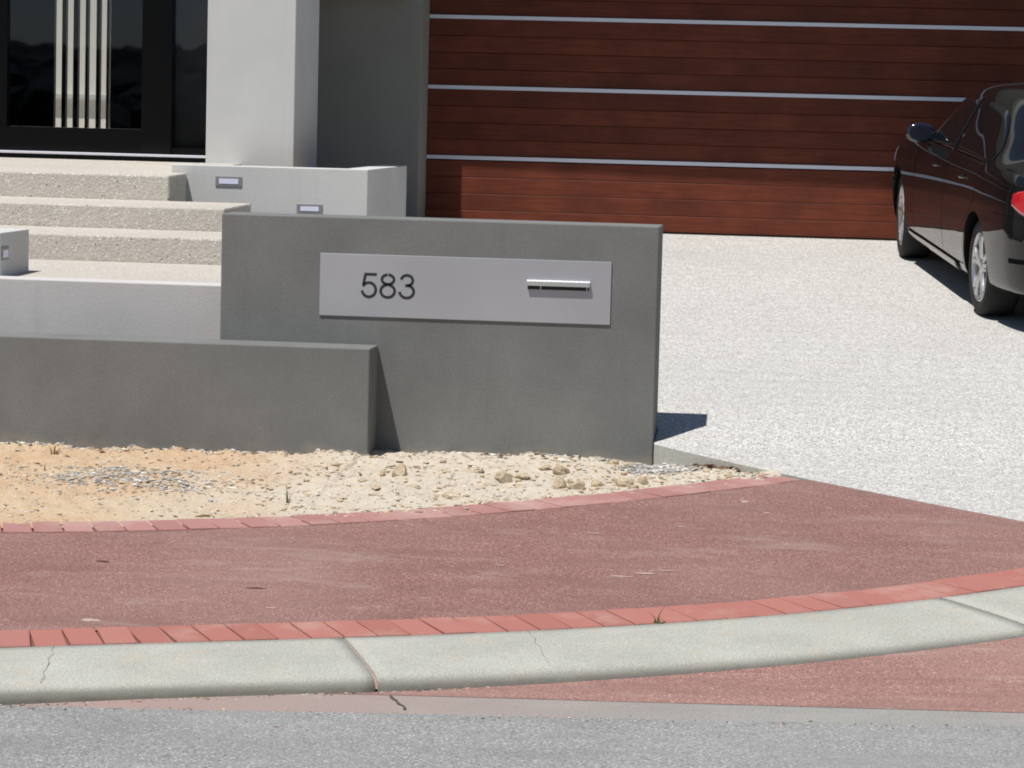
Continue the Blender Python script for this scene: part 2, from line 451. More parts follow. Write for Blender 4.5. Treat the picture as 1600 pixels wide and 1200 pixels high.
# mortar in the joints
for c in cuts[1:-1]:
    v = []
    for i in range(len(KP) - 1):
        for s in (-1, 1):
            p = kerb_pt(c + s * JW * 1.5, i); v.append((p[0], p[1], p[2] - .006))
    sheet('joint_mortar', v, grid_faces(len(KP) - 1, 2), 'joint_fill', kerb_root)
# hairline cracks
def crack(name, pts, w, mat, parent, zfun):
    v = []
    for i, p in enumerate(pts):
        a = pts[max(0, i - 1)]; b = pts[min(len(pts) - 1, i + 1)]
        t = (Vector(b) - Vector(a)).normalized(); n = Vector((-t.y, t.x))
        ww = w * random.uniform(.5, 1.2)
        for s in (-1, 1):
            q = Vector(p) + n * s * ww; v.append((q.x, q.y, zfun(q.x, q.y)))
    return sheet(name, v, grid_faces(len(pts), 2, True), mat, parent)
def kerb_surface_pts(x0, x1, n, jit):
    out = []
    for i in range(n):
        t = i / (n - 1); P, N, T = frame(nearF, lerp(x0, x1, t)); q = P - N * (.02 + .47 * t) + T * random.uniform(-jit, jit); out.append((q.x, q.y))
    return out
kz = lambda x, y: SL * y + .0075
crack('crack', kerb_surface_pts(-1.93, -1.98, 9, .012), .0011, 'crack', kerb_root, kz)
crack('crack', kerb_surface_pts(-.22, -.24, 9, .008), .0006, 'crack', kerb_root, kz)

# red bay between kerb and strip
bx = np.linspace(-1.2, 8, 120)
v = []
for t in np.linspace(0, 1, 7):
    for x in bx:
        k0 = kerb_pt(x - .1, len(KP) - 1); xs_ = k0[0]
        yb = -4.429 - .0313 * max(xs_, -.6) - .004; y1 = k0[1] + .04
        y = lerp(min(yb, y1 - .005), y1, t)
        z = lerp(road_z(xs_) + .003, k0[2] + .004, t ** 1.1); v.append((xs_, y, z if y1 > yb else road_z(xs_) - .05))
struct(sheet('parking_bay', v, grid_faces(7, len(bx)), 'bay_asphalt'))
crack('crack', [(-.62 + .012 * i + random.uniform(-.008, .008), -4.42 - .03 * i) for i in range(9)], .006, 'crack', kerb_root, lambda x, y: road_z(x) + .004)

# footpath of red asphalt with brick rows
px = np.linspace(-9.5, 2.55, 150)
v = []
for t in np.linspace(0, 1, 12):
    for x in px:
        P, N, T = frame(nearF, x); y0 = (P + N * .231).y; xx = x
        y1 = min(farF(xx) + .012, drive_edge(xx) + .02 if xx > .5 else 9)
        y = lerp(y0, max(y1, y0), t); edge = 0
        v.append((xx, y, SL * y - .003 + .004 * fbm(xx * 3, y * 3) * (1 if 0 < t < 1 else 0)))
footpath = struct(sheet('footpath', v, grid_faces(12, len(px)), 'red_asphalt', smooth=True))

def brick_mesh(w, l, h=.06, b=.0035):
    bm = bmesh.new(); bmesh.ops.create_cube(bm, size=1)
    bmesh.ops.scale(bm, vec=(w, l, h), verts=bm.verts); bmesh.ops.translate(bm, vec=(0, 0, -h / 2), verts=bm.verts)
    bmesh.ops.bevel(bm, geom=[e for e in bm.edges if all(vv.co.z > -.01 for vv in e.verts)], offset=b, segments=1, affect='EDGES')
    me = bpy.data.meshes.new('brick'); bm.to_mesh(me); bm.free(); return me
def sheared(w, l, deg, mat):
    me = brick_mesh(w, l); t = math.tan(R(deg))
    for vv in me.vertices: vv.co.x -= vv.co.y * t
    me.materials.append(M[mat]); return me
SH = [0, 4, 8, 12, 15, 18, 21]
bmA = {d: sheared(.1188, .229, d, 'brick') for d in SH}
bmB = {d: sheared(.1238, .185, d, 'dusty_brick') for d in SH}
rake_near = pchip([-6, -2.1, -1.85, -1.5, -.6, .3, .86, 1.25, 4], [0, 1, 6, 14, 14, 10, 11, 15, 15])
rake_far = pchip([-6, -2.7, -2.3, -.9, 1], [4, 7, 10, 19, 19])
def lay(fn, x0, x1, pitch, off, mes, rake, tilt, root, lift=0.0):
    for x in arc(fn, x0, x1, pitch):
        P, N, T = frame(fn, x); q = P + N * off
        d = min(SH, key=lambda a: abs(a - rake(x)))
        o = bpy.data.objects.new('brick', mes[d]); COL.objects.link(o); o.parent = root
        ang = math.atan2(T.y, T.x) + random.gauss(0, .007)
        n = Vector((0, -SL, 1)).normalized()
        ex = Vector((math.cos(ang), math.sin(ang), SL * math.sin(ang))).normalized(); ey = n.cross(ex).normalized(); ex = ey.cross(n)
        mt = Matrix(((ex.x, ey.x, n.x, 0), (ex.y, ey.y, n.y, 0), (ex.z, ey.z, n.z, 0), (0, 0, 0, 1)))
        o.matrix_world = Matrix.Translation((q.x, q.y, SL * q.y + lift + random.gauss(0, .0012))) @ mt @ Matrix.Rotation(random.gauss(0, tilt), 4, 'Y')
def bedding(fn, x0, x1, w):
    xs_ = np.linspace(x0, x1, 120); v = []
    for off in (0, w):
        for x in xs_:
            P, N, T = frame(fn, x); q = P + N * off; v.append((q.x, q.y, SL * q.y - .011))
    return sheet('bedding', v, grid_faces(2, 120), 'bedding', footpath)
M['bedding'] = plain('bedding', (.17, .11, .085), .95, 0, .1)
bedding(nearF, -6.4, 3.2, .232); bedding(farF, -6.4, .72, .19)
lay(nearF, -6.4, 3.2, .1268, .116, bmA, rake_near, .006, footpath, .004)
lay(farF, -6.4, .63, .1325, .0945, bmB, rake_far, .008, footpath, .003)

# driveway slab of exposed aggregate
rows = sorted(set([-3.0, -2.4, -2.0, -1.7, -1.4, -1.1, -.9, -.65, -.45, -.3, -.15, -.022, .1, .279, .281, .45, .62, .9, 1.2] + list(np.linspace(1.5, 8.32, 30))))
def drive_left(y):
    if y > .28: return -2.43
    if y > -.02: return .004
    if y > -.65: return .004 + (-.02 - y) / (.63 / .786)
    return .79 + (-.65 - y) / .7323
NC = 26; v = []
for y in rows:
    xl = drive_left(y)
    for j in range(NC):
        x = lerp(xl, 8.5, (j / (NC - 1)) ** 1.3); sl_ = (nearF(x + .01) - nearF(x - .01)) / .02
        yy = max(y, nearF(x) + .236 * math.hypot(1, sl_)); v.append((x, yy, drive_z(yy)))
f = grid_faces(len(rows), NC); n0 = len(v)
for i, y in enumerate(rows): v.append((v[i * NC][0], y - .0, v[i * NC][2] - .16))       # left edge face
for i in range(len(rows) - 1): f.append((i * NC, (i + 1) * NC, n0 + i + 1, n0 + i))
drive = struct(sheet('driveway', v, f, 'aggregate')); drive.data.materials.append(M['kerb'])
for q in list(drive.data.polygons)[-(len(rows) - 1):]: q.material_index = 1
md = drive.modifiers.new('bevel', 'BEVEL'); md.width = .008; md.segments = 2; md.limit_method = 'ANGLE'; md.angle_limit = R(55)

# sand verge
def sand_back(x):
    if x < -1.44: return -.235
    if x < .004: return .02
    return drive_edge(x) + .03
def sand_z(x, y):
    yf = farF(x) + .10; yb = sand_back(x); t = max(0, min(1, (y - yf) / max(.05, yb - yf)))
    zf = SL * yf + .002
    zb = lerp(-.073, -.088, max(0, min(1, (x + .4) / .4))) if x < 0 else lerp(-.088, drive_z(drive_edge(x)) - .010, min(1, x / .58) ** 1.3)
    z = lerp(zf, zb, t ** .8)
    env = min(1, t * 5)
    return z + env * (.030 * fbm(x * 1.7, y * 1.7 + 4, 3) + .020 * fbm(x * 8, y * 8, 3) + .013 * fbm(x * 27, y * 27, 3)) - (1 - env) * .004
sxs = np.concatenate([np.linspace(-9.5, -3.6, 60)[:-1], np.linspace(-3.6, .66, 300)])
NT_ = 90; v = []; pale = []
for i in range(NT_):
    t = i / (NT_ - 1)
    for x in sxs:
        y0 = farF(x) + .10 + .03 * fbm(x * 5, 2.2, 3); y = lerp(y0, sand_back(x), t)
        v.append((x, y, sand_z(x, y))); 
        pale.append(max(0, min(1, .5 + (x + 1.75) * .9 + 1.3 * fbm(x * 1.5, y * 1.5 + 20) - (.9 if x > -.5 and y > -.75 and x < -.1 else 0))))
sand = sheet('sand_verge', v, grid_faces(NT_, len(sxs)), 'sand', smooth=True)
sand.data.attributes.new('pale', 'FLOAT', 'POINT').data.foreach_set('value', pale)
struct(sand)

# ------------------------------------------------------------------ small stones, gravel, litter
def rock_verts(sc, seed, sub=2, rough=.28):
    bm = bmesh.new(); bmesh.ops.create_icosphere(bm, subdivisions=sub, radius=1)
    r = random.Random(seed); ph = [r.uniform(0, 9) for _ in range(6)]
    for vv in bm.verts:
        c = vv.co; k = 1 + rough * (vnoise(c.x * 1.7 + ph[0], c.y * 1.7 + c.z * 1.3 + ph[1]) * 1.6 + .7 * vnoise(c.z * 3.4 + ph[2], c.x * 3.1 + ph[3]))
        c *= k
    # chop a few facets
    for _ in range(5):
        n = Vector((r.gauss(0, 1), r.gauss(0, 1), r.gauss(0, .8))).normalized(); d = r.uniform(.55, .85)
        for vv in bm.verts:
            e = vv.co.dot(n) - d
            if e > 0: vv.co -= n * e
    vs = [Vector((vv.co.x * sc[0], vv.co.y * sc[1], vv.co.z * sc[2])) for vv in bm.verts]; fs = [tuple(x.index for x in ff.verts) for ff in bm.faces]
    bm.free(); return vs, fs
def rock(name, x, y, sc, seed, label, group=None, mat='limestone', zf=sand_z):
    vs, fs = rock_verts(sc, seed, 3); o = mesh_obj(name, vs, fs, mat); 
    o.location = (x, y, zf(x, y) + sc[2] * .32); o.rotation_euler = (0, 0, random.uniform(0, 6))
    tag(o, label, 'rock', group); return o
rock('rock', -.655, -.83, (.046, .036, .040), 3, 'dark-sided chunky limestone rock standing clear in the middle of the sand verge')
rock('rock', -1.155, -.845, (.048, .04, .038), 4, 'pale limestone rock with a smaller brown one touching its side')
rock('rock', -1.245, -.815, (.022, .02, .026), 5, 'small brown stone touching the side of a pale limestone rock')
rock('rock', -.405, -.58, (.052, .036, .032), 6, 'rounded tan limestone rock near the letterbox wall foot')
rock('rock', -.375, -.98, (.046, .036, .042), 7, 'tan limestone rock in the rubble along the bricks')
rock('rock', -.835, -1.30, (.062, .026, .022), 8, 'flat tan rock slab beside the rear brick row')
g = 'limestone lumps along the bricks'
for i, (x, y, s) in enumerate([(-.29, -.94, .034), (-.2, -.84, .03), (-.08, -.78, .034), (.0, -.70, .026), (-.14, -.69, .024), (-.33, -.86, .022), (-.03, -.80, .02)]):
    rock('rock', x, y, (s * 1.3, s, s * .8), 20 + i, 'small tan limestone lump in the rubble beside the rear brick row', g)
g = 'pale flat stones on the sand'
for i, (x, y, s) in enumerate([(-.83, -.60, .034), (-.58, -.72, .036), (-.95, -.72, .025), (-1.5, -.62, .028), (-1.3, -1.05, .026), (-1.05, -1.1, .022), (-.72, -.95, .02), (-.55, -.98, .024), (-1.2, -1.25, .026), (-.5, -.45, .03)]):
    rock('rock', x, y, (s * 1.5, s, s * .45), 40 + i, 'small pale flat stone lying loose on the sand verge', g)
g = 'white stones at the wall corner'
for i, (x, y, s) in enumerate([(-.19, -.10, .022), (-.11, -.14, .022), (-.155, -.2, .016)]):
    rock('rock', x, y, (s * 1.2, s, s * .8), 60 + i, 'small whitish stone on gravel at the letterbox wall corner', g, 'limestone')

def scatter(name, pts, label, mat='stone_bits', cat='gravel'):
    protos = []
    for s in range(6):
        bm = bmesh.new(); bmesh.ops.create_icosphere(bm, subdivisions=1, radius=1); r = random.Random(s)
        for vv in bm.verts: vv.co *= r.uniform(.65, 1.15)
        for vv in bm.verts: vv.co.z *= .42
        protos.append((np.array([vv.co[:] for vv in bm.verts]), np.array([[x.index for x in ff.verts] for ff in bm.faces]))); bm.free()
    V, F, C = [], [], []; n = 0
    for (x, y, z, s, col) in pts:
        pv, pf = protos[random.randrange(6)]; a = random.uniform(0, 6.28); ca, sa = math.cos(a), math.sin(a); e = random.uniform(.6, 1.9)
        q = pv * np.array([s * e, s, s]); q = np.stack([q[:, 0] * ca - q[:, 1] * sa + x, q[:, 0] * sa + q[:, 1] * ca + y, q[:, 2] + z + s * .15], 1)
        V.append(q); F.append(pf + n); n += len(q); C.append(np.tile([*col, 1.0], (len(q), 1)))
    V = np.concatenate(V); F = np.concatenate(F); C = np.concatenate(C)
    me = bpy.data.meshes.new(name); me.from_pydata(V.tolist(), [], F.tolist()); me.update(); me.materials.append(M[mat])
    me.color_attributes.new('Col', 'FLOAT_COLOR', 'POINT').data.foreach_set('color', C.ravel())
    o = bpy.data.objects.new(name, me); COL.objects.link(o); return stuff(o, label, cat)
def jit(c, j=.15): k = random.uniform(1 - j, 1 + j); return tuple(min(1, x * k) for x in c)
TAN, PALE, GREY, BROWN, DARK, WHITE = (.50, .37, .22), (.58, .51, .41), (.36, .35, .335), (.30, .2, .12), (.12, .11, .10), (.72, .69, .63)
P_ = []
for i in range(5200):                                       # general litter over the sand
    x = random.uniform(-4.2, .6); t = random.random(); y = lerp(farF(x) + .13, sand_back(x), t)
    s = .003 + .009 * random.random() ** 4
    if x > -1.6: s *= 1.25
    P_.append((x, y, sand_z(x, y), s, jit(random.choices([TAN, PALE, BROWN, DARK, WHITE, GREY], [6, 7, 2, .5, 1.2, 1.5])[0])))
for i in range(260):                                        # clods
    x = random.uniform(-1.9, .1) if random.random() < .8 else random.uniform(-3.6, .1); t = random.random(); y = lerp(farF(x) + .14, sand_back(x) - .03, t)
    P_.append((x, y, sand_z(x, y), random.uniform(.008, .017), jit(random.choices([TAN, PALE, (.56, .44, .29)], [2, 4, 3])[0], .12)))
scatter('loose_gravel', P_, 'loose tan and pale gravel strewn over the sandy verge')
P_ = []
for i in range(1500):                                       # grey road metal patch on the left
    x = random.gauss(-2.42, .24); y = random.gauss(-1.16, .135) - (x + 2.4) * .05
    if y > sand_back(x) - .05 or y < farF(x) + .2: continue
    P_.append((x, y, sand_z(x, y), .005 + .009 * random.random() ** 2, jit(random.choices([GREY, PALE, WHITE, TAN], [6, 2, 1, 1.5])[0], .3)))
for i in range(1500):                                       # and by the wall corner
    x = random.gauss(.06, .085); y = random.gauss(-.16, .095)
    if y > sand_back(x) - .02: continue
    if x < .004 and y > -.012: continue
    P_.append((x, y, sand_z(x, y) + .004, .005 + .010 * random.random() ** 2, jit(random.choices([GREY, WHITE, PALE], [7, 2, 1])[0], .3)))
scatter('grey_gravel', P_, 'grey crushed gravel in a patch and at the wall corner')
P_ = []
for i in range(900):                                        # mortar and bitumen crumbs along the wall foot
    x = random.uniform(-3.8, -.2); y = sand_back(x) - abs(random.gauss(0, .045)) - .012
    P_.append((x, y, sand_z(x, y), .004 + .010 * random.random() ** 2, jit(random.choices([DARK, GREY, WHITE, PALE, BROWN], [4, 4, 3, 3, 1])[0], .3)))
scatter('wall_foot_crumbs', P_, 'dark and pale mortar crumbs along the foot of the grey walls')
P_ = []
for i in range(1100):
    x = random.uniform(-2.6, 2.2); q = kerb_pt(x, len(KP) - 1); y = q[1] - abs(random.gauss(0, .022)) - .003
    if random.random() < .25: y = -4.735 + random.gauss(0, .03)
    zz = max(road_z(q[0]) + .001, q[2] - (q[1] - y) * .15) if y > -4.6 else road_z(q[0]) - .001
    P_.append((q[0], y, zz, .002 + .006 * random.random() ** 3, jit(random.choices([DARK, GREY, PALE, (.32, .16, .13), TAN], [3, 3, 2, 3, 2])[0], .3)))
scatter('gutter_grit', P_, 'fine dark and pale grit lying along the foot of the kerb')
def blades(name, x, y, zf, specs, mat, label, cat='weed'):
    V, F = [], []
    for (dx, dy, hgt, w, bend) in specs:
        z0 = zf(x + dx, y + dy); b = len(V)
        for j in range(5):
            t = j / 4; ww = w * (1 - t * .85); V.append((dx + bend * t * t - ww, dy, z0 + hgt * t - .004)); V.append((dx + bend * t * t + ww, dy + ww * .5, z0 + hgt * t - .004))
        for j in range(4): F.append((b + 2 * j, b + 2 * j + 1, b + 2 * j + 3, b + 2 * j + 2))
    o = sheet(name, V, F, mat); o.location = (x, y, 0); return tag(o, label, cat)
blades('weed', -2.93, -.60, sand_z, [(0, 0, .055, .006, .01), (.01, .01, .04, .005, .022), (-.012, .0, .045, .006, -.012), (.0, .01, .05, .004, -.004)], 'weed_dry', 'dry brown weed sprig close to the low grey wall')
blades('weed', -1.55, -1.62, sand_z, [(0, 0, .095, .004, -.010), (.006, 0, .055, .003, .012), (-.004, .0, .06, .003, -.006)], 'weed_green', 'single thin green grass blade growing in the sand')
blades('weed', -2.86, -1.02, sand_z, [(0, 0, .045, .004, .008), (.005, 0, .035, .004, -.008)], 'weed_dry', 'tiny dry sprig left of the grey gravel patch')
pz = lambda x, y: SL * y + .004
blades('weed', .268, -3.43, pz, [(0, 0, .075, .003, .03), (-.004, 0, .05, .003, -.036), (.0, 0, .03, .004, .01), (.01, 0, .022, .005, -.01), (-.012, 0, .02, .005, .006), (.02, 0, .015, .005, .012)], 'weed_green', 'small green weed in the joint between kerb and bricks')
# leaf litter against the slab
def flakes(name, pts, mat):
    V, F = [], []
    for (x, y, z, s) in pts:
        a = random.uniform(0, 6.28); b = len(V); u = Vector((math.cos(a), math.sin(a), random.uniform(-.3, .3))) * s; w = Vector((-math.sin(a), math.cos(a), random.uniform(-.3, .5))) * s * .4
        c = Vector((x, y, z + s * .3))
        V += [c - u, c + w, c + u, c - w]; F.append((b, b + 1, b + 2, b + 3))
    return sheet(name, V, F, mat)
pts = []
for i in range(170):
    x = random.gauss(.33, .085); y = drive_edge(x) + .03 - .03 - abs(random.gauss(0, .035))
    if x > .05 and x < .52: pts.append((x, y, sand_z(x, y), random.uniform(.008, .022)))
stuff(flakes('leaf_litter', pts, 'leaf_litter'), 'brown dry leaf litter against the driveway slab edge', 'leaf litter')
pts = []
for i in range(130):
    x = random.uniform(-3.7, -.1); t = random.random() ** .6; y = lerp(farF(x) + .15, sand_back(x) - .03, t); pts.append((x, y, sand_z(x, y), random.uniform(.008, .026)))
stuff(flakes('bark_scraps', pts, 'leaf_litter'), 'brown bark scraps strewn over the sand', 'bark scraps')
# twigs and a leaf on the path
def twig(x, y, L, ang, mat, label, zf, cat='twig', th=.0035):
    V = []
    for j in range(6):
        t = j / 5 - .5; r = th * (1 - abs(t) * 1.2)
        cx, cy = t * L * math.cos(ang), t * L * math.sin(ang) + .02 * t * t * L; z = zf(x + cx, y + cy) - zf(x, y)
        for k2 in range(5):
            a = k2 * 1.2566; V.append((cx - math.sin(ang) * r * math.cos(a), cy + math.cos(ang) * r * math.cos(a), z + r * math.sin(a) + r * .8))
    F = [(i * 5 + k2, i * 5 + (k2 + 1) % 5, (i + 1) * 5 + (k2 + 1) % 5, (i + 1) * 5 + k2) for i in range(5) for k2 in range(5)]
    F += [(4, 3, 2, 1, 0), (25, 26, 27, 28, 29)]
    o = mesh_obj('twig', V, F, mat); o.location = (x, y, zf(x, y)); return tag(o, label, cat)
fz = lambda x, y: SL * y - .001
twig(-1.372, -3.163, .085, .05, 'leaf_litter', 'short dark twig on the red path', fz)
twig(-2.09, -2.84, .06, -.1, 'leaf_litter', 'small brown stick on the red path near the dusty bricks', fz, th=.004)
twig(-1.86, -1.95, .085, .25, 'weed_dry', 'dry brown twig lying where sand meets the rear brick row', sand_z, th=.007)
twig(-.92, -4.98, .045, .0, 'leaf_litter', 'tiny dark leaf scrap on the grey road', lambda x, y: road_z(x) - .006, 'leaf scrap', th=.004)
# pale cement marks on the path
def splat(x, y, rx_, ry_, seed, mat):
    r = random.Random(seed); V = [(x, y, fz(x, y) - .0003)]
    for j in range(16):
        a = j / 16 * 6.283; k2 = r.uniform(.55, 1.1); xx, yy = x + rx_ * k2 * math.cos(a), y + ry_ * k2 * math.sin(a); V.append((xx, yy, fz(xx, yy) - .0003))
    return sheet('cement_mark', V, [(0, j, j % 16 + 1) for j in range(1, 17)], mat, footpath)
M['cement'] = plain('cement', (.46, .35, .31), .95)
for (x, y, a, b, s) in [(.51, -1.19, .022, .028, 1), (.06, -2.70, .05, .012, 2), (.16, -2.63, .06, .014, 3), (.25, -2.57, .05, .010, 4), (-.12, -1.95, .035, .008, 5), (.62, -1.4, .02, .01, 6), (.25, -1.75, .03, .008, 7), (-1.25, -3.45, .03, .01, 8), (.9, -1.25, .02, .008, 9), (-1.9, -3.75, .05, .02, 10), (-.45, -2.6, .02, .01, 12)]:
    splat(x, y, a, b, s, 'cement')

# ------------------------------------------------------------------ garden walls
lw = thing('letterbox_wall', 'dark grey rendered letterbox wall with metal plate numbered 583', 'wall', (-1.117, .135, 0))
def child_box(name, root, x0, x1, y0, y1, z0, z1, mat, bevel=0):
    o = box(name, x0 - root.location.x, x1 - root.location.x, y0 - root.location.y, y1 - root.location.y, z0 - root.location.z, z1 - root.location.z, mat, root, bevel)
    return o
child_box('wall_body', lw, -2.2343, 0, 0, .2696, -.22, 1.1066, 'dark_stucco', .007)
plate = child_box('face_plate', lw, -1.7196, -.2348, -.007, -.001, .6041, .9211, 'brushed_plate', .0015)
plate['label'] = 'brushed metal plate with the house number'
# digits: cut strokes, drawn in units of the digit height (x right, z up, origin at the centre)
def ell(cx, cz, rx, rz, a0, a1, n=26): return [(cx + rx * math.cos(R(lerp(a0, a1, i / n))), cz + rz * math.sin(R(lerp(a0, a1, i / n)))) for i in range(n + 1)]
STROKES = {
 '5': [[(.305, .452), (-.150, .452), (-.232, .022)], [(-.262, .03)] + ell(-.005, -.165, .278, .285, 142, -172, 30)],
 '8': [ell(-.005, .262, .245, .190, 94, 270, 20), ell(-.005, .262, .245, .190, 86, -90, 20), ell(-.008, -.200, .282, .252, 94, 270, 22), ell(-.008, -.200, .282, .252, 86, -90, 22)],
 '3': [ell(.0, .245, .235, .207, 172, -80, 28), [(-.07, .040), (.04, .040)], ell(-.005, -.200, .285, .252, 86, -176, 30)],
}
def digit(ch, xc, zc, H_, wd):
    V, F = [], []
    for pl in STROKES[ch]:
        b = len(V); n = len(pl)
        for i, (x, z) in enumerate(pl):
            a = Vector(pl[max(0, i - 1)]); c = Vector(pl[min(n - 1, i + 1)]); d0 = (Vector((x, z)) - a); d1 = (c - Vector((x, z)))
            d = ((d0.normalized() if d0.length else d1.normalized()) + (d1.normalized() if d1.length else d0.normalized())).normalized()
            nn = Vector((-d.y, d.x)); k_ = 1 / max(.5, abs(nn.dot(Vector((-d1.y, d1.x)).normalized() if d1.length else nn)))
            for s_ in (-1, 1): V.append(((x + nn.x * s_ * wd * k_) * H_, 0, (z + nn.y * s_ * wd * k_) * H_))
        for i in range(n - 1): F.append((b + 2 * i, b + 2 * i + 2, b + 2 * i + 3, b + 2 * i + 1))
    d = sheet('digit', V, F, 'number_black', plate); d.location = (xc - lw.location.x, -.0082 - lw.location.y, zc); return d
for ch, xc, zc in (('5', -1.4655, .7635), ('8', -1.3685, .7638), ('3', -1.2715, .764)): digit(ch, xc, zc, .127, .054)
# letter slot
sl = child_box('letter_slot', lw, -.655, -.345, -.011, -.0072, .772, .80, 'slot_black'); sl.parent = plate
sl['label'] = 'dark letter slot under a bright metal hood'
v = []
for x in (-.659, -.340): v += [(x, -.0072, .8195), (x, -.019, .8195), (x, -.027, .813), (x, -.027, .791), (x, -.023, .791), (x, -.0072, .800)]
v = [(a - lw.location.x, b - lw.location.y, c) for a, b, c in v]
hood = mesh_obj('slot_hood', v, [(0, 1, 2, 3, 4, 5), (11, 10, 9, 8, 7, 6)] + [(i, (i + 1) % 6, (i + 1) % 6 + 6, i + 6) for i in range(6)], 'chrome', plate)
for x in (-.589, -.354):
    b = child_box('slot_bracket', lw, x - .0018, x + .0018, -.016, -.0112, .7725, .792, 'chrome'); b.parent = plate

fw_ = box('front_wall', -9.5, -1.4139, -.25, -.002, -.3, .4624, 'dark_stucco', bevel=.007)
tag(fw_, 'low dark grey rendered wall butting against the letterbox wall', 'wall')
tw = box('terrace_wall', -9.5, -2.28, .35, .55, -.2, .7165, 'warm_stucco', bevel=.006)
tag(tw, 'pale grey rendered retaining wall in front of the entry landing', 'wall')
ck = thing('cheek_wall', 'short grey rendered wall block with a recessed light beside the landing', 'wall', (-3.75, .85, .70))
child_box('wall_body', ck, -4.6, -3.559, .556, 1.10, .690, .945, 'light_stucco', .006)
def step_light_side(root, x, y0, y1, z0, z1):
    fr_ = child_box('step_light', root, x - .004, x + .006, y0, y1, z0, z1, 'light_frame', .002)
    l_ = child_box('light_lens', root, x + .0062, x + .0085, y0 + .022, y1 - .022, z0 + .016, z1 - .016, 'light_lens'); l_.parent = fr_
step_light_side(ck, -3.559, .565, .70, .795, .868)

# entry steps, wide shallow treads of exposed aggregate
st = thing('entry_steps', 'broad shallow exposed aggregate steps rising to the entrance', 'steps', (-5.5, 2.5, 0))
def slab(name, x0, x1, y0, y1, z0, z1a, z1b):
    vs = boxv(x0, x1, y0, y1, z0, z1a); vs[6] = (x1, y1, z1b); vs[7] = (x0, y1, z1b)
    vs = [(a - st.location.x, b - st.location.y, c) for a, b, c in vs]
    o = mesh_obj(name, vs, BOXF, 'step_aggregate', st, bevel=.012); return o
slab('landing', -9, -2.28, .553, 2.098, .3, .704, .722)
slab('step', -9, -2.30, 2.10, 2.898, .3, .876, .880)
slab('step', -9, -2.858, 2.90, 3.698, .3, 1.022, 1.030)
slab('step', -9, -3.394, 3.70, 4.184, .3, 1.192, 1.200)
slab('porch_floor', -9, -3.394, 4.186, 5.86, .3, 1.200, 1.232)

# planter wall beside the steps
pw = thing('planter_wall', 'light grey rendered planter wall with recessed step lights below the column', 'wall', (-2.8, 4.28, 0))
XA, XB, YA, YB, ZT = -3.4963, -2.1915, 4.187, 5.83, 1.2545
T_ = .17
v = []
for z in (.2, ZT):
    v += [(XA, YA, z), (XB, YA, z), (XB, YB, z), (XB - T_, YB, z), (XB - T_, YA + T_, z), (XA, YA + T_, z)]
v = [(a - pw.location.x, b - pw.location.y, c) for a, b, c in v]
mesh_obj('wall_body', v, [(5, 4, 3, 2, 1, 0), (6, 7, 8, 9, 10, 11)] + [(i, (i + 1) % 6, (i + 1) % 6 + 6, i + 6) for i in range(6)], 'light_stucco', pw, bevel=.006)
child_box('soil_bed', pw, -3.39, XB - T_ - .002, YA + T_ + .002, YB, .4, 1.10, 'soil')
for x0, x1, z0, z1 in ((-3.201, -3.025, 1.119, 1.185), (-2.657, -2.487, .957, 1.019)):
    fr_ = child_box('step_light', pw, x0, x1, YA - .006, YA + .004, z0, z1, 'light_frame', .002)
    l_ = child_box('light_lens', pw, x0 + .024, x1 - .024, YA - .0085, YA - .0062, z0 + .017, z1 - .015, 'light_lens'); l_.parent = fr_

# ------------------------------------------------------------------ house
hs = thing('house', 'modern grey rendered house with timber garage door and glazed dark entrance', 'house', (-2.0, 8.2, 0))
def hb(name, x0, x1, y0, y1, z0, z1, mat, bevel=.006): return child_box(name, hs, x0, x1, y0, y1, z0, z1, mat, bevel)
col_ = hb('column', -3.365, -2.766, 4.60, 5.436, 1.0, 4.6, 'light_stucco')
col_['label'] = 'square light grey rendered entrance column'
hb('paving_slab', -3.40, -3.12, 4.36, 4.598, 1.0, 1.2600, 'step_aggregate', .004)
hb('portico_roof', -9.5, -2.765, 5.18, 7.94, 3.35, 3.42, 'soffit')
hb('added_shade_beam', -3.36, -2.54, 7.80, 7.948, 2.495, 3.345, 'mid_stucco', 0)  # unseen block added to shade the upper garage wall
YD = 8.347; XD = -2.4278; ZD = .7254; SEC = .552
hb('garage_wall', -3.36, XD - .001, 7.95, 8.75, .2, 3.88, 'mid_stucco', .004)
hb('garage_wall', 3.75, 5.6, 7.95, 8.75, .2, 5.5, 'mid_stucco', .004)
hb('garage_lintel', XD, 3.749, 7.95, 8.7, 2.96, 3.348, 'mid_stucco', .004)
# eave over the garage, a touch deeper to the right
v = [(-2.763, 7.632, 3.352), (5.9, 7.56, 3.352), (5.9, 9.0, 3.352), (-2.763, 9.0, 3.352)]; v += [(a, b, 3.75) for a, b, c in v]
v = [(a + 2.0, b - 8.2, c) for a, b, c in v]; mesh_obj('garage_eave', v, BOXF, 'soffit', hs)
hb('return_wall', -3.44, -3.362, 5.98, 8.75, .2, 3.88, 'mid_stucco', .004)
